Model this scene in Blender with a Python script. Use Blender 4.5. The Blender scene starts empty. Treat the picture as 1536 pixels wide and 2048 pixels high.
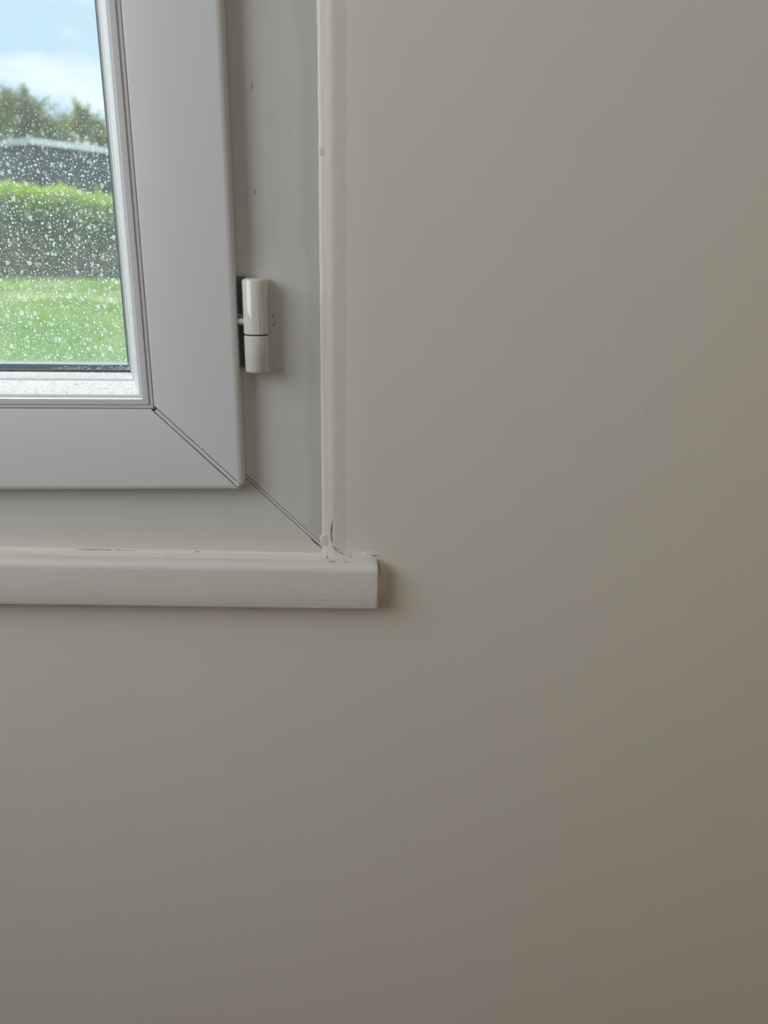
import bpy, bmesh, math, random
from mathutils import Vector, Matrix, noise

# ------------------------------------------------------------ camera, world, lights, exposure
sc = bpy.context.scene
COL = sc.collection
R = math.radians

def make_camera():
    p, psi, ro, d = R(19.0), R(4.0), R(1.05), 0.56
    F = Vector((math.sin(psi)*math.cos(p), math.cos(psi)*math.cos(p), -math.sin(p)))
    r0 = Vector((math.cos(psi), -math.sin(psi), 0)); u0 = r0.cross(F)
    r = math.cos(ro)*r0 + math.sin(ro)*u0
    u = math.cos(ro)*u0 - math.sin(ro)*r0
    cam = bpy.data.cameras.new('camera')
    cam.sensor_fit = 'VERTICAL'; cam.sensor_height = 36.0; cam.sensor_width = 27.0
    cam.lens = 1520.0/2048.0*36.0
    cam.clip_start = 0.01; cam.clip_end = 500
    cam.dof.use_dof = True; cam.dof.focus_distance = 0.60; cam.dof.aperture_fstop = 7.5
    o = bpy.data.objects.new('camera', cam); COL.objects.link(o)
    m = Matrix((r, u, -F)).transposed().to_4x4(); m.translation = Vector((0, -d, 0))
    o.matrix_world = m
    sc.camera = o
make_camera()

sc.view_settings.view_transform = 'Standard'
sc.view_settings.look = 'None'
sc.view_settings.gamma = 1.0
sc.view_settings.use_curve_mapping = False
sc.view_settings.exposure = 0.0

SKY_STRENGTH = 1.0
SUN_STRENGTH = 6.0
world = bpy.data.worlds.new('sky'); sc.world = world; world.use_nodes = True
def build_world():
    nt = world.node_tree; N = nt.nodes; L = nt.links
    N.clear()
    out = N.new('ShaderNodeOutputWorld'); bg = N.new('ShaderNodeBackground')
    tc = N.new('ShaderNodeTexCoord'); mp = N.new('ShaderNodeMapping')
    mp.inputs['Scale'].default_value = (1.0, 1.0, 2.6)
    mp.inputs['Rotation'].default_value = (0, R(14), R(20))
    no = N.new('ShaderNodeTexNoise'); no.inputs['Scale'].default_value = 5.2
    no.inputs['Detail'].default_value = 5; no.inputs['Roughness'].default_value = 0.5
    no.inputs['Distortion'].default_value = 0.6
    cr = N.new('ShaderNodeValToRGB')
    cr.color_ramp.elements[0].position = 0.40; cr.color_ramp.elements[0].color = (0.68, 0.93, 1.08, 1)
    cr.color_ramp.elements[1].position = 0.62; cr.color_ramp.elements[1].color = (1.22, 1.28, 1.28, 1)
    L.new(tc.outputs['Generated'], mp.inputs['Vector']); L.new(mp.outputs['Vector'], no.inputs['Vector'])
    L.new(no.outputs['Fac'], cr.inputs['Fac']); L.new(cr.outputs['Color'], bg.inputs['Color'])
    bg.inputs['Strength'].default_value = SKY_STRENGTH
    L.new(bg.outputs['Background'], out.inputs['Surface'])
build_world()

def sun(direction_to_sun, strength, color, angle):
    l = bpy.data.lights.new('sun', 'SUN'); l.energy = strength; l.color = color; l.angle = R(angle)
    o = bpy.data.objects.new('sun', l); COL.objects.link(o)
    o.rotation_euler = Vector(direction_to_sun).to_track_quat('Z', 'Y').to_euler()
    o.location = (-4, 6, 10)
sun((-0.38, 0.44, 0.82), SUN_STRENGTH, (1.0, 0.96, 0.88), 0.6)

def area(name, loc, target, sx, sy, power, color):
    l = bpy.data.lights.new(name, 'AREA'); l.shape = 'RECTANGLE'; l.size = sx; l.size_y = sy
    l.energy = power; l.color = color
    o = bpy.data.objects.new(name, l); COL.objects.link(o); o.location = loc
    o.rotation_euler = (Vector(loc) - Vector(target)).to_track_quat('Z', 'Y').to_euler()
# unseen area lamps on the room side
# added fills, cool at left and warm at right, shape the wall's brightness,
# and a glazed door panel in the back wall gives the hinge highlight
area('cool_fill_left', (-1.20, -1.00, 0.55), (0, -1.00, 0.55), 1.4, 0.95, 21.0, (0.87, 0.93, 1.0))  # added cool fill, no opening in this wall
area('warm_fill_right', (1.88, -0.80, -0.15), (0, -0.80, -0.15), 0.8, 1.2, 1.8, (1.0, 0.80, 0.50))  # added warm fill, not an actual doorway
area('back_door_glazing', (1.40, -3.66, -0.20), (1.40, 0, -0.20), 0.30, 1.70, 5.5, (1.0, 0.93, 0.84))

# ------------------------------------------------------------ helpers
rnd = random.Random(7)

def tag(o, label=None, cat=None, group=None, kind=None):
    if label: o['label'] = label
    if cat: o['category'] = cat
    if group: o['group'] = group
    if kind: o['kind'] = kind
    return o

def empty(name, loc=(0, 0, 0), parent=None):
    o = bpy.data.objects.new(name, None); COL.objects.link(o)
    o.empty_display_size = 0.05; o.location = loc; o.parent = parent
    return o

def mesh(name, verts, faces, mat, parent=None, smooth=False, origin=(0, 0, 0), fix=True):
    """one mesh object; world-space verts, origin moved to `origin`"""
    ox, oy, oz = origin
    px, py, pz = (0, 0, 0)
    if parent is not None:
        q = parent
        while q is not None:
            px += q.location.x; py += q.location.y; pz += q.location.z; q = q.parent
    me = bpy.data.meshes.new(name)
    me.from_pydata([(v[0]-ox, v[1]-oy, v[2]-oz) for v in verts], [], faces)
    if fix:
        bm = bmesh.new(); bm.from_mesh(me)
        bmesh.ops.recalc_face_normals(bm, faces=bm.faces); bm.to_mesh(me); bm.free()
    mats = mat if isinstance(mat, (list, tuple)) else [mat]
    for m in mats: me.materials.append(m)
    if smooth: me.polygons.foreach_set('use_smooth', [True]*len(me.polygons))
    me.update()
    o = bpy.data.objects.new(name, me); COL.objects.link(o)
    o.parent = parent; o.location = (ox-px, oy-py, oz-pz)
    return o

def box_vf(x0, x1, y0, y1, z0, z1, verts=None, faces=None):
    verts = [] if verts is None else verts; faces = [] if faces is None else faces
    b = len(verts)
    verts += [(x0, y0, z0), (x1, y0, z0), (x1, y1, z0), (x0, y1, z0), (x0, y0, z1), (x1, y0, z1), (x1, y1, z1), (x0, y1, z1)]
    faces += [(b, b+3, b+2, b+1), (b+4, b+5, b+6, b+7), (b, b+1, b+5, b+4), (b+1, b+2, b+6, b+5), (b+2, b+3, b+7, b+6), (b+3, b, b+4, b+7)]
    return verts, faces

def box(name, x0, x1, y0, y1, z0, z1, mat, parent=None, origin=None, bevel=0):
    v, f = box_vf(x0, x1, y0, y1, z0, z1)
    o = mesh(name, v, f, mat, parent, origin=origin or ((x0+x1)/2, (y0+y1)/2, z0))
    if bevel:
        m = o.modifiers.new('bevel', 'BEVEL'); m.width = bevel; m.segments = 3
    return o

def shade_auto(o, ang=35):
    me = o.data
    bm = bmesh.new(); bm.from_mesh(me)
    for e in bm.edges:
        if len(e.link_faces) == 2: e.smooth = e.calc_face_angle(0) < R(ang)
    for f in bm.faces: f.smooth = True
    bm.to_mesh(me); bm.free()

class Mat:
    """small helper around a principled material"""
    def __init__(s, name):
        s.m = bpy.data.materials.new(name); s.m.use_nodes = True
        s.nt = s.m.node_tree; s.N = s.nt.nodes; s.L = s.nt.links
        s.b = s.N['Principled BSDF']; s.out = s.N['Material Output']
        s.tc = s.N.new('ShaderNodeTexCoord')
        s.geo = s.N.new('ShaderNodeNewGeometry')
        s.P = s.geo.outputs['Position']
    def noise(s, scale, detail=3, rough=0.5, stretch=(1, 1, 1), vec=None, dist=0):
        mp = s.N.new('ShaderNodeMapping'); mp.inputs['Scale'].default_value = stretch
        s.L.new(vec or s.P, mp.inputs['Vector'])
        n = s.N.new('ShaderNodeTexNoise'); n.inputs['Scale'].default_value = scale
        n.inputs['Detail'].default_value = detail; n.inputs['Roughness'].default_value = rough
        n.inputs['Distortion'].default_value = dist
        s.L.new(mp.outputs['Vector'], n.inputs['Vector'])
        return n.outputs['Fac']
    def ramp(s, fac, stops):
        r = s.N.new('ShaderNodeValToRGB'); cr = r.color_ramp
        while len(cr.elements) < len(stops): cr.elements.new(0.5)
        for e, (p, c) in zip(cr.elements, stops):
            e.position = p; e.color = (c, c, c, 1) if not hasattr(c, '__len__') else tuple(c)+(1,)
        s.L.new(fac, r.inputs['Fac']); return r.outputs['Color']
    def math(s, op, a, b=None, c=None):
        n = s.N.new('ShaderNodeMath'); n.operation = op
        for i, v in enumerate((a, b, c)):
            if v is None: continue
            if hasattr(v, 'is_linked') or hasattr(v, 'links'): s.L.new(v, n.inputs[i])
            else: n.inputs[i].default_value = v
        return n.outputs[0]
    def sep(s, vec=None):
        n = s.N.new('ShaderNodeSeparateXYZ'); s.L.new(vec or s.P, n.inputs[0]); return n.outputs
    def mix(s, fac, a, b):
        n = s.N.new('ShaderNodeMix'); n.data_type = 'RGBA'
        for sock, v in ((n.inputs[0], fac), (n.inputs[6], a), (n.inputs[7], b)):
            if hasattr(v, 'links'): s.L.new(v, sock)
            elif hasattr(v, '__len__'): sock.default_value = tuple(v)+(1,)
            else: sock.default_value = v
        return n.outputs[2]
    def bump(s, h, strength, dist, prev=None):
        n = s.N.new('ShaderNodeBump'); n.inputs['Strength'].default_value = strength
        n.inputs['Distance'].default_value = dist
        s.L.new(h, n.inputs['Height'])
        if prev is not None: s.L.new(prev, n.inputs['Normal'])
        return n.outputs['Normal']
    def set(s, color=None, rough=0.5, normal=None, spec=0.5, metal=0):
        if color is not None:
            if hasattr(color, 'links'): s.L.new(color, s.b.inputs['Base Color'])
            else: s.b.inputs['Base Color'].default_value = tuple(color)+(1,)
        if hasattr(rough, 'links'): s.L.new(rough, s.b.inputs['Roughness'])
        else: s.b.inputs['Roughness'].default_value = rough
        s.b.inputs['Specular IOR Level'].default_value = spec
        s.b.inputs['Metallic'].default_value = metal
        if normal is not None: s.L.new(normal, s.b.inputs['Normal'])
        return s.m

# ------------------------------------------------------------ materials
WALLC = (0.735, 0.68, 0.59)
PVC = (0.76, 0.765, 0.77)

def mat_wall():
    k = Mat('painted_plaster')
    big = k.noise(3.0, 2); c = k.mix(big, tuple(x*0.97 for x in WALLC), tuple(min(1, x*1.02) for x in WALLC))
    fine = k.noise(420, 4, 0.6)
    med = k.noise(28, 3, 0.5)
    x = k.sep()
    # brushed vertical strip next to the window frame
    streak = k.noise(260, 3, 0.6, stretch=(1, 1, 0.05))
    near = k.math('MULTIPLY', k.math('LESS_THAN', x[0], 0.040), k.math('GREATER_THAN', x[2], -0.235))
    h = k.math('ADD', k.math('MULTIPLY', fine, 0.4), k.math('MULTIPLY', k.math('MULTIPLY', streak, near), 1.0))
    n = k.bump(h, 0.30, 0.0003)
    n = k.bump(med, 0.25, 0.0012, n)
    return k.set(c, 0.62, n, 0.35)

def mat_pvc():
    k = Mat('white_upvc')
    a = k.noise(30, 3, 0.5, stretch=(1, 1, 0.3)); c = k.mix(a, tuple(v*0.975 for v in PVC), PVC)
    d = k.noise(900, 2); c = k.mix(k.ramp(d, [(0.74, 0.0), (0.80, 0.10)]), c, (0.35, 0.33, 0.30))
    n = k.bump(k.noise(90, 3), 0.12, 0.0006)
    return k.set(c, 0.36, n, 0.5)

def mat_painted_frame(vertical):
    """outer frame: old paint coats brushed over the plastic next to the plaster"""
    k = Mat('overpainted_upvc_' + ('jamb' if vertical else 'rail'))
    s = k.sep()
    st = (1, 1, 0.04) if vertical else (0.04, 1, 1)
    brush = k.noise(420, 4, 0.65, stretch=st)
    wob = k.noise(9 if vertical else 7, 4, 0.6, stretch=(0.25, 1, 1) if vertical else (1, 1, 0.25))
    if vertical:
        e1 = k.math('ADD', s[0], k.math('MULTIPLY', k.math('SUBTRACT', wob, 0.5), -0.034))
        e1 = k.math('ADD', e1, k.math('MULTIPLY', k.math('SUBTRACT', brush, 0.5), 0.006))
        m1 = k.ramp(k.math('MULTIPLY', k.math('ADD', e1, 0.044), 60.0), [(0.0, 0.0), (0.35, 0.75), (1.0, 1.0)])
        m2 = k.ramp(k.math('MULTIPLY', k.math('ADD', e1, 0.023), 130.0), [(0.0, 0.0), (0.6, 1.0)])
        c = k.mix(m1, (0.76, 0.765, 0.77), (0.69, 0.685, 0.665))
        c = k.mix(m2, c, (0.625, 0.61, 0.58))
    else:
        e1 = k.math('ADD', k.math('MULTIPLY', s[2], -1.0), k.math('MULTIPLY', k.math('SUBTRACT', wob, 0.5), 0.012))
        e1 = k.math('ADD', e1, k.math('MULTIPLY', k.math('SUBTRACT', brush, 0.5), 0.003))
        m1 = k.ramp(k.math('MULTIPLY', k.math('SUBTRACT', e1, 0.2045), 400.0), [(0.0, 0.0), (0.5, 0.8), (1.0, 1.0)])
        c = k.mix(m1, (0.71, 0.705, 0.69), (0.73, 0.695, 0.64))
    c = k.mix(k.ramp(brush, [(0.35, 0.0), (0.75, 0.22)]), c, (0.80, 0.79, 0.76))
    spk = k.noise(700, 3, 0.7)
    c = k.mix(k.ramp(spk, [(0.70, 0.0), (0.76, 0.25)]), c, (0.30, 0.28, 0.25))
    n = k.bump(brush, 0.22, 0.0006)
    n = k.bump(k.noise(60, 3), 0.2, 0.0010, n)
    return k.set(c, 0.5, n, 0.45)

def mat_sill():
    k = Mat('painted_timber')
    br = k.noise(380, 4, 0.6, stretch=(0.05, 1, 1)); c = k.mix(br, (0.70, 0.66, 0.60), (0.74, 0.71, 0.66))
    n = k.bump(br, 0.28, 0.0007); n = k.bump(k.noise(45, 4, 0.6), 0.4, 0.0014, n)
    return k.set(c, 0.45, n, 0.45)

def mat_sealant():
    k = Mat('painted_sealant')
    br = k.noise(300, 4, 0.6); c = k.mix(br, (0.745, 0.695, 0.61), (0.765, 0.715, 0.63))
    n = k.bump(br, 0.35, 0.0006)
    return k.set(c, 0.5, n, 0.45)

def mat_bead_grit():
    k = Mat('gritty_white_bead')
    g = k.noise(700, 4, 0.7); sp = k.noise(160, 3, 0.6)
    c = k.mix(k.ramp(sp, [(0.55, 0.0), (0.80, 0.35)]), (0.77, 0.78, 0.79), (0.58, 0.53, 0.45))
    n = k.bump(g, 1.0, 0.0012)
    return k.set(c, 0.32, n, 0.5)

def simple(name, color, rough=0.5, spec=0.5, metal=0, bumpscale=None):
    k = Mat(name); f = k.noise(220, 3)
    c = k.mix(f, tuple(v*0.93 for v in color), tuple(min(1, v*1.05) for v in color))
    n = k.bump(k.noise(bumpscale, 3), 0.3, 0.0006) if bumpscale else None
    return k.set(c, rough, n, spec, metal)

def mat_glass(spots):
    k = Mat('spotted_glass' if spots else 'clear_glass')
    N, L = k.N, k.L
    tr = N.new('ShaderNodeBsdfTransparent'); tr.inputs[0].default_value = (0.975, 0.985, 0.99, 1)
    gl = N.new('ShaderNodeBsdfGlossy'); gl.inputs['Roughness'].default_value = 0.02
    fr = N.new('ShaderNodeLayerWeight'); fr.inputs['Blend'].default_value = 0.5
    fac = k.math('MULTIPLY_ADD', k.math('POWER', fr.outputs['Facing'], 5.0), 0.75, 0.018)
    m = N.new('ShaderNodeMixShader'); L.new(fac, m.inputs[0]); L.new(tr.outputs[0], m.inputs[1]); L.new(gl.outputs[0], m.inputs[2])
    res = m.outputs[0]
    if spots:
        s = k.sep()
        wobv = N.new('ShaderNodeTexNoise'); wobv.inputs['Scale'].default_value = 900; L.new(k.P, wobv.inputs['Vector'])
        va = N.new('ShaderNodeVectorMath'); va.operation = 'SCALE'; va.inputs['Scale'].default_value = 0.0009
        L.new(wobv.outputs['Color'], va.inputs[0])
        vb = N.new('ShaderNodeVectorMath'); L.new(k.P, vb.inputs[0]); L.new(va.outputs[0], vb.inputs[1])
        # flatten to the pane's plane
        sp_ = N.new('ShaderNodeSeparateXYZ'); L.new(vb.outputs[0], sp_.inputs[0])
        fl = N.new('ShaderNodeCombineXYZ'); L.new(sp_.outputs[0], fl.inputs[0]); L.new(k.math('MULTIPLY', sp_.outputs[2], 0.85), fl.inputs[1])
        def layer(cell, rmin, rmax, keep, seed, ring=False):
            off = N.new('ShaderNodeVectorMath'); off.inputs[1].default_value = (seed, seed*1.7, 0)
            L.new(fl.outputs[0], off.inputs[0])
            v = N.new('ShaderNodeTexVoronoi'); v.inputs['Scale'].default_value = 1.0/cell
            v.inputs['Randomness'].default_value = 1.0; v.voronoi_dimensions = '2D'
            L.new(off.outputs[0], v.inputs['Vector'])
            sc_ = N.new('ShaderNodeSeparateColor'); L.new(v.outputs['Color'], sc_.inputs[0])
            rad = k.math('MULTIPLY_ADD', k.math('POWER', sc_.outputs[0], 2.5), (rmax-rmin)/cell, rmin/cell)
            present = k.math('LESS_THAN', sc_.outputs[1], keep)
            d = v.outputs['Distance']
            edge = k.math('MULTIPLY', k.math('SUBTRACT', rad, d), cell/0.00018)
            e = N.new('ShaderNodeClamp'); L.new(edge, e.inputs[0])
            r = k.math('MULTIPLY', e.outputs[0], present)
            if ring:
                inner = k.math('MULTIPLY', k.math('SUBTRACT', k.math('MULTIPLY', rad, 0.75), d), cell/0.00040)
                ic = N.new('ShaderNodeClamp'); L.new(inner, ic.inputs[0])
                r = k.math('MULTIPLY', r, k.math('SUBTRACT', 1.0, k.math('MULTIPLY', ic.outputs[0], 0.35)))
            return k.math('MULTIPLY', r, k.math('MULTIPLY_ADD', sc_.outputs[2], 0.45, 0.55))
        a = layer(0.0023, 0.00038, 0.00090, 0.80, 0.0)
        b = layer(0.0052, 0.0008, 0.0016, 0.42, 0.31, True)
        c = layer(0.0013, 0.00020, 0.00042, 0.65, 0.77)
        d4 = k.math('MULTIPLY', layer(0.0085, 0.0015, 0.0032, 0.45, 1.9, True), 0.38)
        msk = k.math('MAXIMUM', k.math('MAXIMUM', k.math('MAXIMUM', a, b), c), d4)
        # smeary film, heavier low on the pane and towards its edge
        film = k.noise(45, 5, 0.65, stretch=(1, 1, 0.6))
        low = N.new('ShaderNodeMapRange'); L.new(s[2], low.inputs[0])
        low.inputs[1].default_value = 0.10; low.inputs[2].default_value = -0.085; low.inputs[3].default_value = 0.14; low.inputs[4].default_value = 0.24
        filmf = k.math('MULTIPLY', k.math('ADD', film, 0.35), low.outputs[0])
        top = N.new('ShaderNodeMapRange'); L.new(s[2], top.inputs[0])
        top.inputs[1].default_value = 0.115; top.inputs[2].default_value = 0.05; top.inputs[3].default_value = 0.05; top.inputs[4].default_value = 1.0
        msk = k.math('MULTIPLY', msk, k.math('MULTIPLY', top.outputs[0], 1.0))
        msk = k.math('MAXIMUM', msk, filmf)
        dif = N.new('ShaderNodeBsdfDiffuse'); dif.inputs[0].default_value = (0.80, 0.87, 0.92, 1)
        tl = N.new('ShaderNodeBsdfTranslucent'); tl.inputs[0].default_value = (0.80, 0.87, 0.92, 1)
        mm = N.new('ShaderNodeMixShader'); mm.inputs[0].default_value = 0.5
        L.new(dif.outputs[0], mm.inputs[1]); L.new(tl.outputs[0], mm.inputs[2])
        m2 = N.new('ShaderNodeMixShader'); L.new(msk, m2.inputs[0]); L.new(res, m2.inputs[1]); L.new(mm.outputs[0], m2.inputs[2])
        res = m2.outputs[0]
    L.new(res, k.out.inputs['Surface'])
    return k.m

def mat_leaf(name, c1, c2, transl=0.4, scale=1.2):
    k = Mat(name); N, L = k.N, k.L
    f = k.noise(scale, 4, 0.6)
    c = k.mix(k.ramp(f, [(0.35, 0.0), (0.65, 1.0)]), c1, c2)
    d = N.new('ShaderNodeBsdfDiffuse'); t = N.new('ShaderNodeBsdfTranslucent')
    L.new(c, d.inputs[0]); L.new(c, t.inputs[0])
    m = N.new('ShaderNodeMixShader'); m.inputs[0].default_value = transl
    L.new(d.outputs[0], m.inputs[1]); L.new(t.outputs[0], m.inputs[2]); L.new(m.outputs[0], k.out.inputs['Surface'])
    return k.m

M_WALL = mat_wall(); M_PVC = mat_pvc(); M_JAMB = mat_painted_frame(True); M_RAIL = mat_painted_frame(False)
M_SILL = mat_sill(); M_SEAL = mat_sealant(); M_BEAD = mat_bead_grit()
M_DIRT = simple('groove_dirt', (0.30, 0.285, 0.255), 0.9, 0.2)
M_GASKET = simple('black_rubber', (0.035, 0.045, 0.055), 0.5, 0.4)
M_GREYG = simple('grey_rubber', (0.42, 0.43, 0.43), 0.5, 0.4)
M_SPACER = simple('spacer_aluminium', (0.30, 0.38, 0.42), 0.35, 0.5, 0.3)
M_HINGE = simple('cream_plastic', (0.74, 0.715, 0.66), 0.07, 0.6)
M_GAP_SHADE = simple('gap_shade', (0.20, 0.24, 0.29), 0.6, 0.5, 0.0)  # flat dark tone for the shade in the hinge gap
M_PALE = simple('pale_metal', (0.72, 0.72, 0.72), 0.35, 0.6)
M_GLASS = mat_glass(False); M_SPOT = mat_glass(True)
M_CRACK = simple('crack_shadow_dirt', (0.16, 0.14, 0.12), 0.9, 0.1)
M_RED = simple('reddish_scuff', (0.45, 0.25, 0.24), 0.7, 0.2)
M_DUST = simple('cobweb_dust', (0.85, 0.86, 0.87), 0.9, 0.1)

# ------------------------------------------------------------ room shell
FZ, CZ = -1.35, 1.20
XL, XR, YB = -1.22, 1.90, -3.7
# opening in the window wall (x0,x1,z0,z1)
OX0, OX1, OZ0, OZ1 = -1.1405, -0.0025, -0.2290, 0.9310

def ring_mesh(name, rings, mat, closed=True):
    verts = []; faces = []
    for (x0, x1, z0, z1, y) in rings:
        verts += [(x0, y, z0), (x1, y, z0), (x1, y, z1), (x0, y, z1)]
    n = len(rings)
    for i in range(n if closed else n-1):
        a = 4*i; b = 4*((i+1) % n)
        for j in range(4):
            j2 = (j+1) % 4
            faces.append((a+j, a+j2, b+j2, b+j))
    return mesh(name, verts, faces, mat)

def off(u, y): return (OX0-u, OX1+u, OZ0-u, OZ1+u, y)
wf = ring_mesh('wall_front', [off(0, 0.30), off(0, 0.003), off(0.0006, 0.0006), off(0.0020, 0.0), off(0.03, 0.0), (XL-0.3, XR+0.3, FZ-0.2, CZ+0.2, 0.0), (XL-0.3, XR+0.3, FZ-0.2, CZ+0.2, 0.30)], M_WALL)
shade_auto(wf, 50); tag(wf, 'smooth beige-grey painted wall around the window', kind='structure')
M_WALL2 = simple('warm_taupe_wall_paint', (0.33, 0.265, 0.19), 0.8)
tag(box('wall_left', XL-0.2, XL, YB, 0, FZ, CZ, M_WALL2), kind='structure')
tag(box('wall_right', XR, XR+0.2, YB, 0, FZ, CZ, M_WALL2), kind='structure')
tag(box('wall_back', XL-0.2, XR+0.2, YB-0.2, YB, FZ, CZ, M_WALL2), kind='structure')
M_FLOOR = simple('dark_oak_floor', (0.14, 0.10, 0.07), 0.45)
M_CEIL = simple('ceiling_paint', (0.80, 0.79, 0.76), 0.8)
tag(box('floor', XL-0.2, XR+0.2, YB-0.2, 0.0, FZ-0.15, FZ, M_FLOOR), kind='structure')
tag(box('ceiling', XL-0.2, XR+0.2, YB-0.2, 0.0, CZ, CZ+0.15, M_CEIL), kind='structure')

# ------------------------------------------------------------ the window
WIN = tag(empty('window_1', (-0.57, 0.03, -0.228)), 'white plastic casement window with mitred sash and visible barrel hinge', kind='structure')

def member(name, side, rect, prof, shift, mat, parent, cham=0.0):
    """prof: closed list of (inward offset, depth); mitred at both ends, pulled back by shift"""
    X0, X1, Z0, Z1 = rect; verts = []; n = len(prof)
    ends = []
    for e in (0, 1):
        for (u, y) in prof:
            s = max(u + shift, cham - u)
            if side == 'right': p = (X1-u, y, Z0+s if e == 0 else Z1-s)
            elif side == 'left': p = (X0+u, y, Z0+s if e == 0 else Z1-s)
            elif side == 'bottom': p = (X0+s if e == 0 else X1-s, y, Z0+u)
            else: p = (X0+s if e == 0 else X1-s, y, Z1-u)
            verts.append(p)
    faces = [tuple(range(n)), tuple(range(2*n-1, n-1, -1))]
    for i in range(n):
        j = (i+1) % n; faces.append((i, j, n+j, n+i))
    o = mesh(name, verts, faces, mat, parent, origin=verts[0])
    shade_auto(o, 28)
    return o

mmv = lambda pts: [(a/1000.0, b/1000.0) for a, b in pts]
# outer frame
FR = (-1.1395, -0.0035, -0.2280, 0.9300)
prof_frame = mmv([(0, 2.3), (3, 2.0), (66.2, 2.0), (66.2, 60), (0, 60)])
frames = {}
for side in ('right', 'bottom', 'left', 'top'):
    nm = 'frame_jamb' if side in ('right', 'left') else 'frame_rail'
    frames[side] = member(nm, side, FR, prof_frame, 0.0021, M_JAMB if side in ('right', 'left') else M_RAIL, WIN)

# sash (opening casement) standing 16 mm proud of the frame
SA = (-1.0762, -0.0668, -0.1707, 0.8727)
prof_sash = mmv([(0, 1.6), (0, -10.6), (0.35, -12.2), (1.3, -13.5), (2.6, -14.1), (4.5, -14.2), (30, -14.1), (59.8, -14.1), (60.5, -13.8), (60.5, 18.6), (71, 18.6),
                 (71, 45.3), (84.3, 45.3), (84.3, 49), (72, 66), (6, 66), (6, 1.6)])
prof_bead = [(61.15, -13.4), (61.5, -13.9), (63.3, -14.0), (63.5, -13.7), (63.9, -13.7), (64.1, -14.9), (67.5, -15.4), (68.0, -15.3), (68.3, -14.7), (68.3, -12.3),
             (70.1, -12.5), (70.6, -12.2), (77.2, 2.7), (77.4, 3.5), (77.4, 6.1), (78.7, 6.3), (79.1, 6.8), (82.0, 15.5), (81.0, 16.0), (79.5, 19.0), (61.15, 18.5)]
prof_gask = [(81.2, 16.2), (82.2, 15.7), (83.4, 16.8), (83.6, 19.3), (79.8, 19.3)]
prof_spacer = [(76, 24.2), (86.4, 24.2), (86.7, 25.5), (86.7, 38.0), (86.4, 39.2), (76, 39.2)]
prof_extg = [(80.5, 43.6), (84.7, 43.6), (84.9, 45.2), (80.5, 45.2)]
sash_pieces = {}
for side in ('right', 'bottom', 'left', 'top'):
    vert = side in ('right', 'left')
    s = member('sash_stile' if vert else 'sash_rail', side, SA, prof_sash, 0.0027, M_PVC, WIN, 0.0056)
    sash_pieces[side] = s
    b = member('glazing_bead', side, SA, mmv(prof_bead), 0.00012, M_PVC, s)
    b.data.materials.append(M_BEAD)          # grit lies only on the slopes behind the smooth front face
    for p in b.data.polygons:
        if abs(p.normal.y) < 0.8 and p.center.y+b.matrix_basis.translation.y+s.location.y+WIN.location.y > -0.0128: p.material_index = 1
    member('glazing_gasket', side, SA, mmv(prof_gask), 0.0, M_GREYG if vert else M_GASKET, s)
    member('spacer_bar', side, SA, mmv(prof_spacer), 0.0, M_SPACER, s)
    member('outer_gasket', side, SA, mmv(prof_extg), 0.0, M_PALE, s)

# the weld seams on the mitres: dirty recess with a narrow strip standing in it
def diag_bar(name, a, b, w, y0, y1, mat, parent, wob=0.0):
    """bar along a mitre from a to b (x,z), width w, depths y0 (front) to y1"""
    A = Vector((a[0], 0, a[1])); B = Vector((b[0], 0, b[1])); D = (B-A).normalized(); P = Vector((-D.z, 0, D.x))
    n = 14; verts = []; faces = []
    for i in range(n+1):
        c = A.lerp(B, i/n) + P*(wob*(noise.noise(Vector((i*0.9, a[0]*50, w*900))))) 
        for s, y in ((-1, y1), (-1, y0), (1, y0), (1, y1)):
            q = c + P*(s*w/2); verts.append((q.x, y, q.z))
    for i in range(n):
        for j in range(4):
            k = (j+1) % 4; faces.append((4*i+j, 4*i+k, 4*i+4+k, 4*i+4+j))
    faces += [(0, 1, 2, 3), (4*n+3, 4*n+2, 4*n+1, 4*n)]
    return mesh(name, verts, faces, mat, parent, origin=(a[0], y0, a[1]))
def seams(rect, u0, u1, w, face, parent, mat):
    X0, X1, Z0, Z1 = rect
    for (cx, sx) in ((X1, -1), (X0, 1)):
        for (cz, sz) in ((Z0, 1), (Z1, -1)):
            a = (cx+sx*u0, cz+sz*u0); b = (cx+sx*u1, cz+sz*u1)
            diag_bar('seam_groove', a, b, w, face+0.0009, face+0.0040, M_DIRT, parent)
            diag_bar('weld_strip', a, b, w*0.66, face+0.00025, face+0.0012, mat, parent, 0.0002)
seams(SA, 0.0035, 0.0600, 0.0037, -0.0141, WIN, M_PVC)
seams(FR, 0.0030, 0.0640, 0.0029, 0.0020, WIN, M_RAIL)
# trimmed corner caps of the sash (the weld filled and cut at a slant)
for cx, sx in ((SA[1], -1), (SA[0], 1)):
    for cz, sz in ((SA[2], 1), (SA[3], -1)):
        c = 0.0052
        P2 = [(cx+sx*c, cz+sz*0.0002), (cx+sx*0.0002, cz+sz*c), (cx+sx*(c+.0012), cz+sz*(c+.0026)), (cx+sx*(c+.0026), cz+sz*(c+.0012))]
        v = [(x, -0.0128 if i < 2 else -0.0140, z) for i, (x, z) in enumerate(P2)] + [(x, 0.0014, z) for x, z in P2]
        f = [(0, 1, 2, 3), (7, 6, 5, 4), (0, 4, 5, 1), (1, 5, 6, 2), (2, 6, 7, 3), (3, 7, 4, 0)]
        mesh('corner_weld', v, f, M_PVC, WIN, origin=(cx, 0, cz))

# dirt lying in the groove between the sash face and the bead
for side in ('right', 'bottom', 'left', 'top'):
    member('groove_dirt', side, SA, mmv([(60.5, -13.3), (61.2, -13.3), (61.2, 10), (60.5, 10)]), 0.0, M_DIRT, sash_pieces[side])

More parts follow.
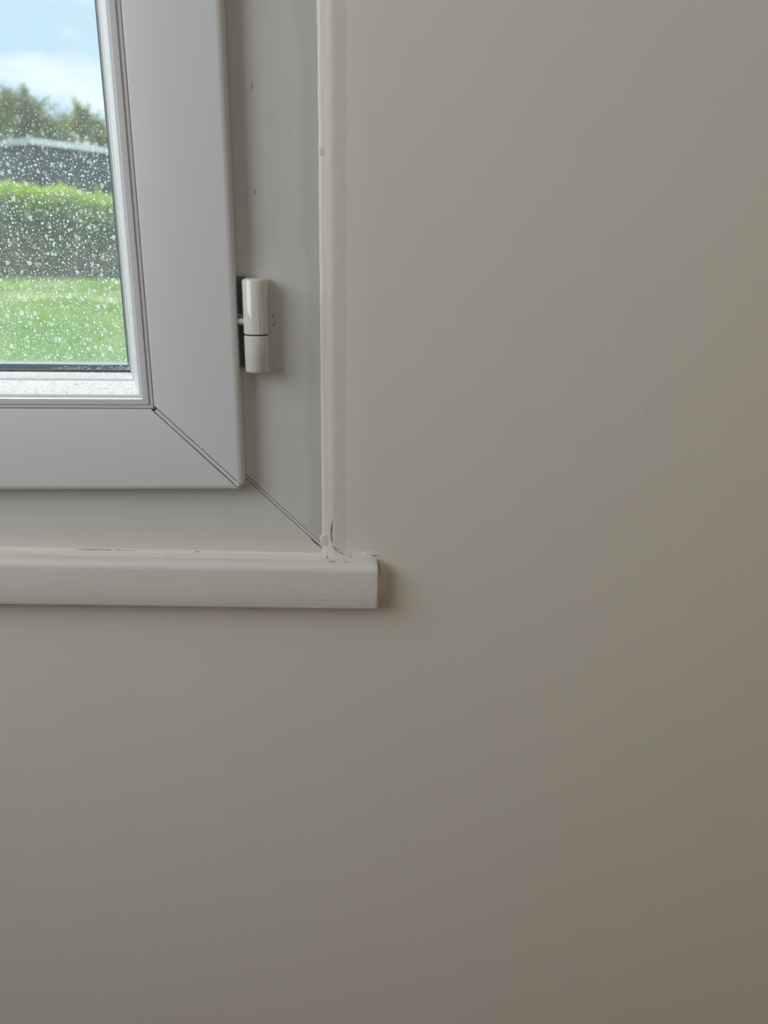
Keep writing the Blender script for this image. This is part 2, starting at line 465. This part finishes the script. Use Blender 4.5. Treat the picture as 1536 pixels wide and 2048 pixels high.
# two panes
GX0, GX1, GZ0, GZ1 = SA[0]+0.0725, SA[1]-0.0725, SA[2]+0.0725, SA[3]-0.0725
def pane(name, y0, y1, spot):
    v, f = box_vf(GX0, GX1, y0, y1, GZ0, GZ1)
    o = mesh(name, v, f, [M_GLASS, M_SPOT], WIN, origin=((GX0+GX1)/2, y0, GZ0))
    if spot:
        for p in o.data.polygons:
            if p.normal.y > 0.9: p.material_index = 1
    return o
pane('glass_pane', 0.0196, 0.0236, False)
tag(pane('glass_pane', 0.0395, 0.0433, True), 'outer glass pane speckled with dried water spots')

# ---- hinge on the right jamb
def lathe(name, cx, cy, prof, mat, parent, seg=40, flat_back=None):
    """prof: list of (radius, z)"""
    verts = []; faces = []
    for (r_, z) in prof:
        for i in range(seg):
            a = 2*math.pi*i/seg
            verts.append((cx+r_*math.cos(a), cy+r_*math.sin(a), z))
    n = len(prof)
    for k in range(n-1):
        for i in range(seg):
            j = (i+1) % seg
            faces.append((k*seg+i, k*seg+j, (k+1)*seg+j, (k+1)*seg+i))
    faces.append(tuple(range(seg))); faces.append(tuple((n-1)*seg+i for i in range(seg-1, -1, -1)))
    o = mesh(name, verts, faces, mat, parent, origin=(cx, cy, prof[0][1]))
    shade_auto(o, 40); return o
HX, HY = -0.0540, -0.0075
HG = tag(empty('hinge', (HX-WIN.location.x, HY-WIN.location.y, -0.084-WIN.location.z), WIN), 'cream-white plastic barrel hinge in two stacked sleeves')
rr = 0.0087
lathe('lower_barrel', HX, HY, [(rr-0.0016, -0.0840), (rr-0.0005, -0.0836), (rr, -0.0828), (rr, -0.0586), (rr-0.0004, -0.0582)], M_HINGE, HG)
lathe('upper_barrel', HX, HY, [(rr-0.0004, -0.0572), (rr, -0.0568), (rr, -0.0216), (rr-0.0006, -0.0206), (rr-0.0022, -0.0199)], M_HINGE, HG)
lathe('hinge_bush', HX, HY, [(rr-0.0009, -0.0582), (rr-0.0009, -0.0572)], M_GASKET, HG)
# base cover behind the barrels, rounded at its ends
def rounded_plate(name, x0, x1, z0, z1, y0, y1, rad, mat, parent):
    pts = []
    for cx, cz, a0 in ((x1-rad, z1-rad, 0), (x0+rad, z1-rad, 90), (x0+rad, z0+rad, 180), (x1-rad, z0+rad, 270)):
        for i in range(7):
            a = R(a0+15*i); pts.append((cx+rad*math.cos(a), cz+rad*math.sin(a)))
    n = len(pts)
    v = [(x, y1, z) for x, z in pts]+[(x, y0+0.0005, z) for x, z in pts]
    cx = (x0+x1)/2; cz = (z0+z1)/2
    v += [(cx+(x-cx)*0.95, y0, cz+(z-cz)*0.99) for x, z in pts]
    f = [tuple(range(n)), tuple(range(2*n, 3*n))]
    for k in (0, 1):
        for i in range(n):
            j = (i+1) % n; f.append((k*n+i, k*n+j, (k+1)*n+j, (k+1)*n+i))
    o = mesh(name, v, f, mat, parent, origin=(cx, y1, z0)); shade_auto(o, 40); return o
rounded_plate('base_cover', HX-0.0085, HX+0.0100, -0.0842, -0.0196, -0.0030, 0.0019, 0.003, M_HINGE, HG)
tag(box('gap_shade_strip', -0.0667, -0.0610, -0.0002, 0.0019, -0.0812, -0.0190, M_GAP_SHADE, HG), 'dark strip painting the shade in the gap beside the barrel')  # dark colour stands in for the shade between sash and barrel
# adjusting knuckle between sash and barrel
def rod_x(name, x0, x1, y, z, rads, mat, parent, seg=20):
    verts = []; faces = []; n = len(rads)
    for k, r_ in enumerate(rads):
        x = x0+(x1-x0)*k/(n-1)
        for i in range(seg):
            a = 2*math.pi*i/seg; verts.append((x, y+r_*math.cos(a), z+r_*math.sin(a)))
    for k in range(n-1):
        for i in range(seg):
            j = (i+1) % seg; faces.append((k*seg+i, k*seg+j, (k+1)*seg+j, (k+1)*seg+i))
    faces.append(tuple(range(seg))); faces.append(tuple((n-1)*seg+i for i in range(seg)))
    o = mesh(name, verts, faces, mat, parent, origin=(x0, y, z)); shade_auto(o, 60); return o
rod_x('hinge_pin', -0.0668, -0.0617, -0.0085, -0.0488, [0.0019, 0.0019, 0.0023, 0.0019, 0.0024, 0.0024, 0.0020, 0.0025, 0.0025], M_PALE, HG)
# grit caught above the pin
gv, gf = [], []
for i in range(26):
    c = Vector((-0.0650+rnd.uniform(-0.0013, 0.0018), -0.0088+rnd.uniform(-0.001, 0.001), -0.0452+rnd.uniform(-0.0016, 0.0014)))
    r_ = rnd.uniform(0.00015, 0.0004); b = len(gv)
    for d in ((1, 0, 0), (-1, 0, 0), (0, 1, 0), (0, -1, 0), (0, 0, 1), (0, 0, -1)):
        gv.append(tuple(c+Vector(d)*r_*rnd.uniform(0.6, 1.3)))
    gf += [(b, b+2, b+4), (b+2, b+1, b+4), (b+1, b+3, b+4), (b+3, b, b+4), (b+2, b, b+5), (b+1, b+2, b+5), (b+3, b+1, b+5), (b, b+3, b+5)]
tag(mesh('white_grit', gv, gf, M_PALE, HG, origin=(-0.065, -0.0088, -0.0452)), kind='stuff')

# ---- sill board, hand-painted, slightly out of level
def sill_drop(x):
    x = max(x, -0.42); return -0.0285*(x-0.0340)
def build_sill():
    x0, x1 = -1.175, 0.0345
    xs = []; x = x0
    while x < x1-0.004: xs.append(x); x += 0.008 if x > -0.35 else 0.03
    xs += [x1-0.0030, x1-0.0012, x1-0.0003, x1]
    prof = [(-0.0002, -0.2322), (-0.0075, -0.2325), (-0.0115, -0.2330), (-0.0142, -0.2342), (-0.0156, -0.2362), (-0.0160, -0.2392), (-0.0160, -0.255),
            (-0.0160, -0.2680), (-0.0153, -0.2698), (-0.0138, -0.2707), (-0.008, -0.2708), (-0.0002, -0.2708)]
    verts = []; faces = []; n = len(prof)
    cy, cz = -0.008, -0.2515
    for i, x in enumerate(xs):
        t = {0: 1.0, 1: 0.993, 2: 0.97, 3: 0.93}.get(3-(len(xs)-1-i), 1.0) if i >= len(xs)-4 else 1.0
        for j, (y, z) in enumerate(prof):
            a = noise.noise(Vector((x*28, j*0.35, 1.3)))*0.0005 + noise.noise(Vector((x*9, j*0.2, 4.1)))*0.0006
            yy = cy+(y-cy)*(t if y < -0.001 else 1); zz = cz+(z-cz)*t
            verts.append((x, yy-(a*0.6 if y < -0.001 else 0), zz+sill_drop(x)+a))
    for i in range(len(xs)-1):
        for j in range(n):
            k = (j+1) % n; faces.append((i*n+j, i*n+k, (i+1)*n+k, (i+1)*n+j))
    faces += [tuple(range(n)), tuple(range(len(xs)*n-1, (len(xs)-1)*n-1, -1))]
    o = mesh('window_sill', verts, faces, M_SILL, WIN, origin=(x0, 0, -0.25)); shade_auto(o, 50)
    tag(o, 'narrow white-painted sill board with rounded edges')
build_sill()

# ---- lumpy painted sealant
def strip(name, stations, section, mat, jit, parent, seed=0.0, label=None, orient='z', taper=0):
    """section: open list of offsets (a,y) on the wall; stations along z (vertical) or x (horizontal); closed at the back"""
    verts = []; faces = []; n = len(section)
    a0 = section[0][0]
    for i, s in enumerate(stations):
        tp = 1.0 if not taper else math.sqrt(min(1.0, (min(i, len(stations)-1-i)+0.15)/taper))
        for j, (a, y) in enumerate(section):
            a = a0+(a-a0)*tp; y = y*tp
            k = noise.noise(Vector((s*60+seed, j*0.6, seed)))*jit + noise.noise(Vector((s*260, j*0.9, seed+9)))*jit*0.5
            last = j in (0, n-1)
            if orient == 'z': verts.append((a+(k*0.7 if not last or j == 0 else 0), y-(abs(k)*0.8 if not last else 0), s))
            else: verts.append((s, y-(abs(k)*0.8 if not last else 0), a+sill_drop(s)+k*0.6))
    for i in range(len(stations)-1):
        for j in range(n):
            k = (j+1) % n; faces.append((i*n+j, i*n+k, (i+1)*n+k, (i+1)*n+j))
    faces += [tuple(range(n)), tuple(range(len(stations)*n-1, (len(stations)-1)*n-1, -1))]
    o = mesh(name, verts, faces, mat, parent, origin=verts[0]); shade_auto(o, 60)
    if label: tag(o, label)
    return o
def frange(a, b, st):
    n = max(1, int((b-a)/st)); return [a+(b-a)*i/n for i in range(n+1)]
strip('sealant_bead', frange(-0.2312, 0.20, 0.0022)+frange(0.22, 0.925, 0.04),
      [(-0.0092, 0.0021), (-0.0084, 0.0013), (-0.0070, 0.0009), (-0.0050, 0.0005), (-0.0032, 0.0001), (-0.0015, -0.0004), (0.0002, -0.0006), (0.0022, -0.0005), (0.0065, -0.0002), (0.0135, 0.0003)], M_SEAL, 0.0004, WIN, 1.0,
      'uneven painted sealant line between frame and plaster')
strip('sealant_bead', frange(-1.130, -0.0060, 0.0035),
      [(-0.2290, 0.0020), (-0.2305, 0.0009), (-0.2316, -0.0012), (-0.2322, -0.0048), (-0.2330, -0.0052), (-0.2335, 0.0018)], M_SEAL, 0.0006, WIN, 5.0,
      'painted sealant fillet along the foot of the frame', 'x')
# plaster smear around the free end of the sill, and filler over the reveal corner
def blob(name, cx, cz, rx, rz, h, mat, parent, seed, y=0.0, power=0.5):
    nr, na = 7, 26; verts = [(cx, y-h, cz)]; faces = []
    for i in range(1, nr+1):
        t = i/nr
        for j in range(na):
            a = 2*math.pi*j/na; w = 1+0.22*noise.noise(Vector((math.cos(a)*1.6, math.sin(a)*1.6, seed)))
            hh = h*(1-t*t)**power*(1+0.5*noise.noise(Vector((t*3, a*2, seed)))) if i < nr else -0.0004
            verts.append((cx+rx*t*w*math.cos(a), y-hh, cz+rz*t*w*math.sin(a)))
    for j in range(na): faces.append((0, 1+j, 1+(j+1) % na))
    for i in range(nr-1):
        for j in range(na):
            a = 1+i*na+j; b = 1+i*na+(j+1) % na; faces.append((a, a+na, b+na, b))
    faces.append(tuple(1+(nr-1)*na+j for j in range(na)))
    o = mesh(name, verts, faces, mat, parent, smooth=True, origin=(cx, y, cz)); return o
strip('plaster_smear', frange(-0.2690, -0.2300, 0.0026), [(0.0342, 0.0), (0.0344, -0.0022), (0.0358, -0.0018), (0.0375, -0.0013), (0.0398, -0.0007), (0.0418, 0.0)], M_SEAL, 0.0005, WIN, 12.0,
      'smear of painted filler beside the end of the sill', taper=5)
blob('filler_lump', -0.0066, -0.2165, 0.0048, 0.0052, 0.0004, M_SEAL, WIN, 3.1, y=0.0006)
blob('filler_lump', -0.0062, 0.0620, 0.0030, 0.0032, 0.0006, M_SEAL, WIN, 5.7, y=0.0010)
blob('filler_lump', 0.0285, -0.2290, 0.0080, 0.0034, 0.0003, M_WALL, WIN, 8.3, y=0.0)
blob('filler_lump', 0.0060, -0.2300, 0.0095, 0.0030, 0.0006, M_SEAL, WIN, 9.9, y=0.0)

# hairline cracks and marks (thin dirty slivers let into the paint)
def sliver(name, pts, w, y, mat, parent):
    """pts: (x,z) or (x,z,y) polyline"""
    P = [Vector((p[0], p[2] if len(p) > 2 else y, p[1])) for p in pts]
    # refine
    Q = []
    for i in range(len(P)-1):
        for k in range(5): Q.append(P[i].lerp(P[i+1], k/5))
    Q.append(P[-1]); n = len(Q); verts = []; faces = []
    for i, q in enumerate(Q):
        d = (Q[min(i+1, n-1)]-Q[max(i-1, 0)]); d = Vector((d.x, 0, d.z)).normalized(); s = Vector((-d.z, 0, d.x))
        t = i/(n-1); ww = w*0.5*(0.15+0.85*math.sin(math.pi*min(max(t, 0.02), 0.98)))*(1+0.5*noise.noise(Vector((i*0.7, q.x*200, 0))))
        j = s*noise.noise(Vector((i*0.8, q.z*90, 3)))*w*0.7
        for sg, dy in ((-1, 0.0), (0, -0.00012), (1, 0.0), (0, 0.0004)):
            v = q+j+s*(sg*ww); verts.append((v.x, v.y+dy, v.z))
    for i in range(n-1):
        for j in range(4):
            k = (j+1) % 4; faces.append((4*i+j, 4*i+k, 4*i+4+k, 4*i+4+j))
    faces += [(0, 1, 2, 3), (4*n-1, 4*n-2, 4*n-3, 4*n-4)]
    return mesh(name, verts, faces, mat, parent, origin=tuple(P[0]))
CR = 'paint_crack'
sliver(CR, [(-0.0014, -0.2000), (-0.0022, -0.2070), (-0.0023, -0.2130), (-0.0016, -0.2185)], 0.0006, -0.0010, M_CRACK, WIN)
sliver(CR, [(-0.0035, -0.2100), (-0.0030, -0.2150), (-0.0020, -0.2200)], 0.0003, 0.0002, M_CRACK, WIN)
sliver(CR, [(-0.0016, -0.2205), (0.0010, -0.2235), (0.0035, -0.2255)], 0.0004, -0.0014, M_CRACK, WIN)
sliver(CR, [(-0.0075, -0.2325, -0.0080), (-0.0050, -0.2318, -0.0082), (-0.0010, -0.2312, -0.0085), (0.0010, -0.2312, -0.0085)], 0.0008, -0.008, M_CRACK, WIN)
sliver(CR, [(0.0080, -0.2318, -0.0082), (0.0110, -0.2321, -0.0085), (0.0140, -0.2325, -0.0088)], 0.0007, -0.008, M_CRACK, WIN)
sliver(CR, [(0.0040, -0.2262), (0.0060, -0.2270), (0.0080, -0.2280)], 0.0006, -0.0022, M_CRACK, WIN)
sliver(CR, [(0.0348, -0.2310, -0.0036), (0.0352, -0.2350, -0.0036), (0.0360, -0.2400, -0.0034), (0.0362, -0.2470, -0.0033)], 0.0005, -0.003, M_CRACK, WIN)
sliver(CR, [(0.0290, -0.2290), (0.0320, -0.2292), (0.0344, -0.2296)], 0.0006, -0.0016, M_CRACK, WIN)
sliver(CR, [(-0.0185, -0.2155), (-0.0150, -0.2190), (-0.0115, -0.2225)], 0.0007, 0.0014, M_CRACK, WIN)
sliver(CR, [(-0.2570, -0.2226), (-0.2100, -0.2233), (-0.1750, -0.2238), (-0.1550, -0.2245), (-0.1120, -0.2262)], 0.00035, 0.0014, M_CRACK, WIN)
sliver(CR, [(-0.2000, -0.2234), (-0.1850, -0.2237), (-0.1700, -0.2241)], 0.0006, 0.0012, M_CRACK, WIN)
sliver(CR, [(-0.1090, -0.2262), (-0.1060, -0.2266), (-0.1035, -0.2266)], 0.0013, 0.0012, M_CRACK, WIN)
SC = 'paint_scuff'
tag(sliver(SC, [(-0.0516, 0.1015), (-0.0520, 0.0990), (-0.0528, 0.0970)], 0.0004, 0.0018, M_CRACK, WIN), 'short dark scratch on the jamb')
tag(sliver(SC, [(-0.0530, 0.0380), (-0.0525, 0.0365), (-0.0520, 0.0345)], 0.0009, 0.0018, M_RED, WIN), 'small reddish mark on the jamb above the hinge')
for q in ((-0.0425, -0.0455, 0.0009), (-0.0412, -0.0500, 0.0013), (-0.0425, -0.0520, 0.0010), (-0.0378, -0.0470, 0.0005), (-0.0330, -0.0510, 0.0005), (-0.0452, -0.0385, 0.0006)):
    sliver(SC, [(q[0], q[1]+q[2]), (q[0]+0.0003, q[1]), (q[0], q[1]-q[2])], q[2]*0.8, 0.0019, simple('grey_smudge', (0.50, 0.49, 0.46), 0.8) if q[2] > 0.001 else M_SCUFF if 'M_SCUFF' in globals() else M_CRACK, WIN)
sliver('wall_speck', [(0.2376, -0.1108), (0.2384, -0.1114)], 0.0008, -0.0001, M_CRACK, wf)
sliver('wall_speck', [(0.2610, -0.3962), (0.2618, -0.3972)], 0.0007, -0.0001, M_PALE, wf)

# cobweb and dust in the lower corner of the glazing
dv, df = [], []
for i in range(150):
    t = rnd.random()**1.6
    x = GX1-0.0105-t*0.060; z = SA[2]+0.0838+rnd.random()**2*0.0045*(1.2-t)+0.0001; y = 0.0193-rnd.random()*0.0026
    L_ = rnd.uniform(0.0006, 0.0034)*(1.1-t*0.6); a = rnd.uniform(0, math.pi); w = rnd.uniform(0.00006, 0.00016)
    b = len(dv); dx, dz = math.cos(a)*L_/2, math.sin(a)*L_/2; nx, nz = -math.sin(a)*w, math.cos(a)*w
    z = max(z, SA[2]+0.0835+abs(dz)*0.5)
    bend = rnd.uniform(-0.3, 0.3)*L_
    pts = [(x-dx, z-dz), (x+bend*-math.sin(a)*0.5, z+bend*math.cos(a)*0.5), (x+dx, z+dz)]
    for (px, pz) in pts:
        dv += [(px-nx, y, pz-nz), (px+nx, y, pz+nz), (px, y-w, pz)]
    for s in (0, 3):
        for (m_, n_) in ((0, 1), (1, 2), (2, 0)): df.append((b+s+m_, b+s+n_, b+s+3+n_, b+s+3+m_))
tag(mesh('corner_cobweb', dv, df, M_DUST, WIN, origin=(GX1-0.02, 0.0185, SA[2]+0.084)), kind='stuff')

# ------------------------------------------------------------ outside
def ground_z(y): return -1.50+0.0365*min(y, 20)+0.008*max(0, y-20)
def mat_lawn():
    k = Mat('lawn_grass')
    a = k.noise(0.55, 4, 0.6); b = k.noise(6, 4, 0.7)
    c = k.mix(k.ramp(a, [(0.40, 0.0), (0.62, 1.0)]), (0.13, 0.27, 0.045), (0.24, 0.36, 0.07))
    c = k.mix(k.math('MULTIPLY', b, 0.5), c, (0.10, 0.20, 0.05))
    s = k.sep()
    patch = k.math('MULTIPLY', k.ramp(k.noise(0.9, 3), [(0.42, 0.0), (0.6, 0.9)]), k.math('GREATER_THAN', s[1], 14.0))
    c = k.mix(patch, c, (0.62, 0.58, 0.40))
    return k.set(c, 0.9, None, 0.1)
M_LAWN = mat_lawn()
gx = [-60, -30, -14, -8, -4, 0, 8, 30, 60]; gy = [0.31, 1, 3, 6, 10, 14, 18, 20, 24, 30, 45, 80, 140]
gvv = [(x, y, ground_z(y)+0.04*noise.noise(Vector((x*0.2, y*0.2, 0)))*min(1, y/6)) for y in gy for x in gx]
gff = [(j*9+i, j*9+i+1, (j+1)*9+i+1, (j+1)*9+i) for j in range(len(gy)-1) for i in range(8)]
lawn = mesh('lawn', gvv, gff, M_LAWN); tag(lawn, 'green lawn rising gently towards the hedge', kind='structure')
for p in lawn.data.polygons:
    if p.normal.z < 0: p.flip()

M_GRASS = mat_leaf('grass_blades', (0.15, 0.32, 0.05), (0.28, 0.42, 0.08), 0.45, 0.6)
bv, bf = [], []
for i in range(80000):
    y = 5.5+14.3*rnd.random()**0.8; x = rnd.uniform(-0.62*y-0.8, 0.35*y+0.5)
    z = ground_z(y)+0.04*noise.noise(Vector((x*0.2, y*0.2, 0)))*min(1, y/6)-0.01
    h = rnd.uniform(0.03, 0.085); a = rnd.uniform(0, math.pi); w = rnd.uniform(0.006, 0.014)
    lx, ly = rnd.uniform(-0.03, 0.03), rnd.uniform(-0.03, 0.03)
    b = len(bv); bv += [(x-w*math.cos(a), y-w*math.sin(a), z), (x+w*math.cos(a), y+w*math.sin(a), z), (x+lx, y+ly, z+h)]
    bf.append((b, b+1, b+2))
tag(mesh('grass', bv, bf, M_GRASS, fix=False), 'short grass blades covering the lawn', 'grass', kind='stuff')

def leaves(spec_pts, size, seed):
    """spec_pts: list of (point, size factor); returns verts, faces of bent leaf quads"""
    r_ = random.Random(seed); v = []; f = []
    for P, k in spec_pts:
        s = size*k*r_.uniform(0.6, 1.3)
        n = Vector((r_.gauss(0, 1), r_.gauss(0, 1), r_.gauss(0, 1)+0.5)).normalized()
        t = n.orthogonal().normalized(); t.rotate(Matrix.Rotation(r_.uniform(0, 6.28), 3, n)); u = n.cross(t)
        b = len(v)
        v += [tuple(P-t*s*0.5), tuple(P+u*s*0.28+n*s*0.06), tuple(P+t*s*0.5), tuple(P-u*s*0.28+n*s*0.06)]
        f.append((b, b+1, b+2, b+3))
    return v, f

# hedge
def build_hedge():
    root = tag(empty('hedge', (-6.5, 20.6, ground_z(20.6))), 'clipped bright green hedge across the far edge of the lawn', 'hedge')
    def top(x): return (1.12+0.16*noise.noise(Vector((x*1.1, 0, 2)))+0.10*noise.noise(Vector((x*3.2, 0, 5)))-0.075*(x+6.5) * (1 if x < -4 else 0.4))
    pts = []
    r_ = random.Random(3)
    for i in range(88000):
        x = r_.uniform(-16, 0.5) if i < 58000 else r_.uniform(0.5, 12.0); g = ground_z(20.6); tz = top(x)
        q = r_.random()
        if q < 0.42:      # top tufts
            y = r_.uniform(20.0, 21.3); z = tz+r_.gauss(0.0, 0.08)+0.16*max(0, noise.noise(Vector((x*2.6, y*1.2, 3))))
        elif q < 0.92:    # front face
            z = g+0.05+(tz-g)*r_.random(); y = 20.0+abs(r_.gauss(0, 0.16))+0.22*noise.noise(Vector((x*1.6, z*1.6, 7)))
        else:
            z = g+(tz-g)*r_.random(); y = 21.3+r_.gauss(0, 0.1)
        pts.append((Vector((x, y, z)), 1.0))
    new, old = [], []  # brighter leaves near the top and in patches, darker ones elsewhere
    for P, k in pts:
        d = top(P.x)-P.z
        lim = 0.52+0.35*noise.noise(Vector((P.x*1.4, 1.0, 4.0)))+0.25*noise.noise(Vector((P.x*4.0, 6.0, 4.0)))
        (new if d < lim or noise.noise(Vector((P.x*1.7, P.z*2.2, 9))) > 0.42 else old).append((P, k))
    for nm, pp, mt, sd in (('foliage', old, M_HEDGE, 11), ('bright_foliage', new, M_BRIGHT, 12)):
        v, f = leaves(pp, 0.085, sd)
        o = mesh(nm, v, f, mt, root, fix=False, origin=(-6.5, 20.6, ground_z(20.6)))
        tag(o, 'bright yellow-green leaves near the top and in patches' if nm == 'bright_foliage' else None, kind='stuff')
    # dark twiggy core of the hedge
    cv, cf = [], []
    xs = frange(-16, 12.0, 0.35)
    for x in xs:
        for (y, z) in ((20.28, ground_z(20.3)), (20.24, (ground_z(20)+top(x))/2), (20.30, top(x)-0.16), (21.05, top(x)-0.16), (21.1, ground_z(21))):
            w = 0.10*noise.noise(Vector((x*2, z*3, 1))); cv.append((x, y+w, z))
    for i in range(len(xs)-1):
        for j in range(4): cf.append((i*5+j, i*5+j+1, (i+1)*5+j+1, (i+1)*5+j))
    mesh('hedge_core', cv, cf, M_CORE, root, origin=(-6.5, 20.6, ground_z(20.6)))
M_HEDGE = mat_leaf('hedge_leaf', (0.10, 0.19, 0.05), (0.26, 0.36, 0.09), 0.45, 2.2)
M_BRIGHT = mat_leaf('bright_leaf', (0.36, 0.52, 0.06), (0.54, 0.68, 0.11), 0.5, 1.6)
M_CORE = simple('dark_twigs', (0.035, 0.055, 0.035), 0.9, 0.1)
build_hedge()

# barn behind the hedge
M_CLAD = simple('dark_grey_cladding', (0.05, 0.062, 0.10), 0.6, 0.3)
M_ROOFM = simple('pale_roof_sheet', (0.42, 0.46, 0.56), 0.35, 0.5, 0.2)
M_TRIM = simple('white_fascia', (0.78, 0.80, 0.92), 0.5)
def build_barn():
    g = ground_z(30); cx, cy = -9.93, 28.0; ez = 3.12
    root = tag(empty('barn', (cx, cy, g)), 'dark clad outbuilding with pale shallow roof behind the hedge', 'building')
    # right-hand wall runs away from the near corner to the right, left-hand wall to the left
    d1 = Vector((0.64, 0.768, 0)); d2 = Vector((-0.768, 0.64, 0)); L1, L2 = 9.6, 6.0
    C0 = Vector((cx, cy, 0))
    def P(a, b, z): q = C0+d1*a+d2*b; return (q.x, q.y, z)
    def prism(name, a0, a1, b0, b1, z0, z1, mat, parent):
        v = [P(a0, b0, z0), P(a1, b0, z0), P(a1, b1, z0), P(a0, b1, z0), P(a0, b0, z1), P(a1, b0, z1), P(a1, b1, z1), P(a0, b1, z1)]
        f = [(0, 3, 2, 1), (4, 5, 6, 7), (0, 1, 5, 4), (1, 2, 6, 5), (2, 3, 7, 6), (3, 0, 4, 7)]
        return mesh(name, v, f, mat, parent, origin=(v[0]))
    prism('wall', 0, L1, 0, L2, g, ez, M_CLAD, root)
    for i in range(16):   # cladding panels standing proud
        a = 0.05+i*0.59; prism('panel', a, a+0.54, -0.05, 0.0, g+0.2, ez-0.05, M_CLAD, root)
    for i in range(10):
        b = 0.05+i*0.59; prism('panel', -0.05, 0.0, b, b+0.54, g+0.2, ez-0.05, M_CLAD, root)
    e = 0.25
    prism('fascia', -e, L1+e, -e-0.04, -e, ez-0.02, ez+0.17, M_TRIM, root)
    prism('fascia', -e-0.04, -e, -e, L2+e, ez-0.02, ez+0.17, M_ROOFM, root)
    # shallow hipped roof
    zt = ez+0.42; v = [P(-e, -e, ez+0.13), P(L1+e, -e, ez+0.13), P(L1+e, L2+e, ez+0.13), P(-e, L2+e, ez+0.13), P(3.2, L2/2, zt), P(L1-3.2, L2/2, zt)]
    mesh('roof', v, [(0, 1, 5, 4), (1, 2, 5), (2, 3, 4, 5), (3, 0, 4), (0, 3, 2, 1)], M_ROOFM, root, origin=v[0])
build_barn()

M_BARK = simple('bark', (0.12, 0.10, 0.08), 0.9, 0.1)
def tree(name, label, base, crowns, nleaf, size, mat, seed, twigs=40, cat='tree'):
    """crowns: list of (centre, radii)"""
    root = tag(empty(name, base), label, cat, 'trees beyond the outbuilding' if cat == 'tree' else None)
    r_ = random.Random(seed); B = Vector(base)
    tv, tf = [], []
    def limb(a, b, ra, rb, n=6):
        d = (b-a).normalized(); t = d.orthogonal().normalized(); u = d.cross(t); k = len(tv)
        for c, rad in ((a, ra), (b, rb)):
            for i in range(n):
                an = 2*math.pi*i/n; tv.append(tuple(c+t*rad*math.cos(an)+u*rad*math.sin(an)))
        for i in range(n):
            j = (i+1) % n; tf.append((k+i, k+j, k+n+j, k+n+i))
    main = Vector(crowns[0][0]); fork = B.lerp(main, 0.55)
    limb(B-Vector((0, 0, 0.1)), fork, 0.22, 0.15)
    pts = []
    tot = sum(rd[0]*rd[2] for _, rd in crowns)
    for (c, rd) in crowns:
        c = Vector(c); limb(fork, c, 0.13, 0.05)
        for q in range(int(twigs*rd[0]*rd[2]/tot)+3):
            d = Vector((r_.gauss(0, 1), r_.gauss(0, 1), r_.gauss(0.6, 0.9))).normalized()
            e = c+Vector((d.x*rd[0], d.y*rd[1], d.z*rd[2]))*r_.uniform(0.9, 1.65)
            limb(c+(e-c)*0.15, e, 0.035, 0.008, 4)
            for w in range(int(nleaf*0.52/twigs)):
                t = r_.uniform(0.35, 1.04); pts.append((c.lerp(e, t)+Vector((r_.gauss(0, .10), r_.gauss(0, .10), r_.gauss(0, .10))), 1))
        for w in range(int(nleaf*0.48*rd[0]*rd[2]/tot)):
            d = Vector((r_.gauss(0, 1), r_.gauss(0, 1), r_.gauss(0, 1))).normalized()
            rad = r_.random()**0.45
            p = c+Vector((d.x*rd[0], d.y*rd[1], d.z*rd[2]))*rad
            if noise.noise(p*1.6)+0.35*noise.noise(p*4.0) > -0.05: pts.append((p, 1))
    mesh('trunk', tv, tf, M_BARK, root, origin=base)
    v, f = leaves(pts, size, seed+1)
    tag(mesh('crown', v, f, mat, root, fix=False, origin=base), kind='stuff')
M_TREE = mat_leaf('olive_leaf', (0.20, 0.26, 0.13), (0.34, 0.38, 0.19), 0.35, 0.8)
M_TREE2 = mat_leaf('brownish_leaf', (0.24, 0.27, 0.12), (0.42, 0.38, 0.19), 0.35, 0.8)
tree('tree', 'tall feathery olive-green tree at the left, highest behind the roof', (-15.2, 38.5, ground_z(38.5)),
     [((-14.3, 38.5, 4.9), (1.9, 1.2, 1.1)), ((-13.7, 38.5, 5.65), (0.80, 0.8, 0.70)), ((-15.2, 38.6, 5.5), (0.9, 0.8, 0.75)), ((-12.5, 38.5, 4.55), (1.0, 0.8, 0.55)),
      ((-16.9, 38.8, 5.2), (1.4, 1.2, 1.3))], 26000, 0.13, M_TREE, 21, 110)
tree('tree', 'smaller brownish tree with thin upright twigs right of the tall tree', (-14.7, 49.0, ground_z(49)),
     [((-14.9, 49, 6.2), (1.5, 1.0, 0.75)), ((-14.3, 49, 6.75), (0.45, 0.6, 0.80)), ((-13.7, 49, 6.2), (0.7, 0.6, 0.65))], 9000, 0.14, M_TREE2, 31, 60)
tree('shrub', 'dark rounded bush top showing at the right end of the roof', (-11.7, 43.0, ground_z(43)),
     [((-11.75, 43.0, 5.0), (0.65, 0.5, 0.5)), ((-11.0, 43.0, 4.9), (0.6, 0.5, 0.45))], 2600, 0.11, M_TREE, 41, 12, 'shrub')
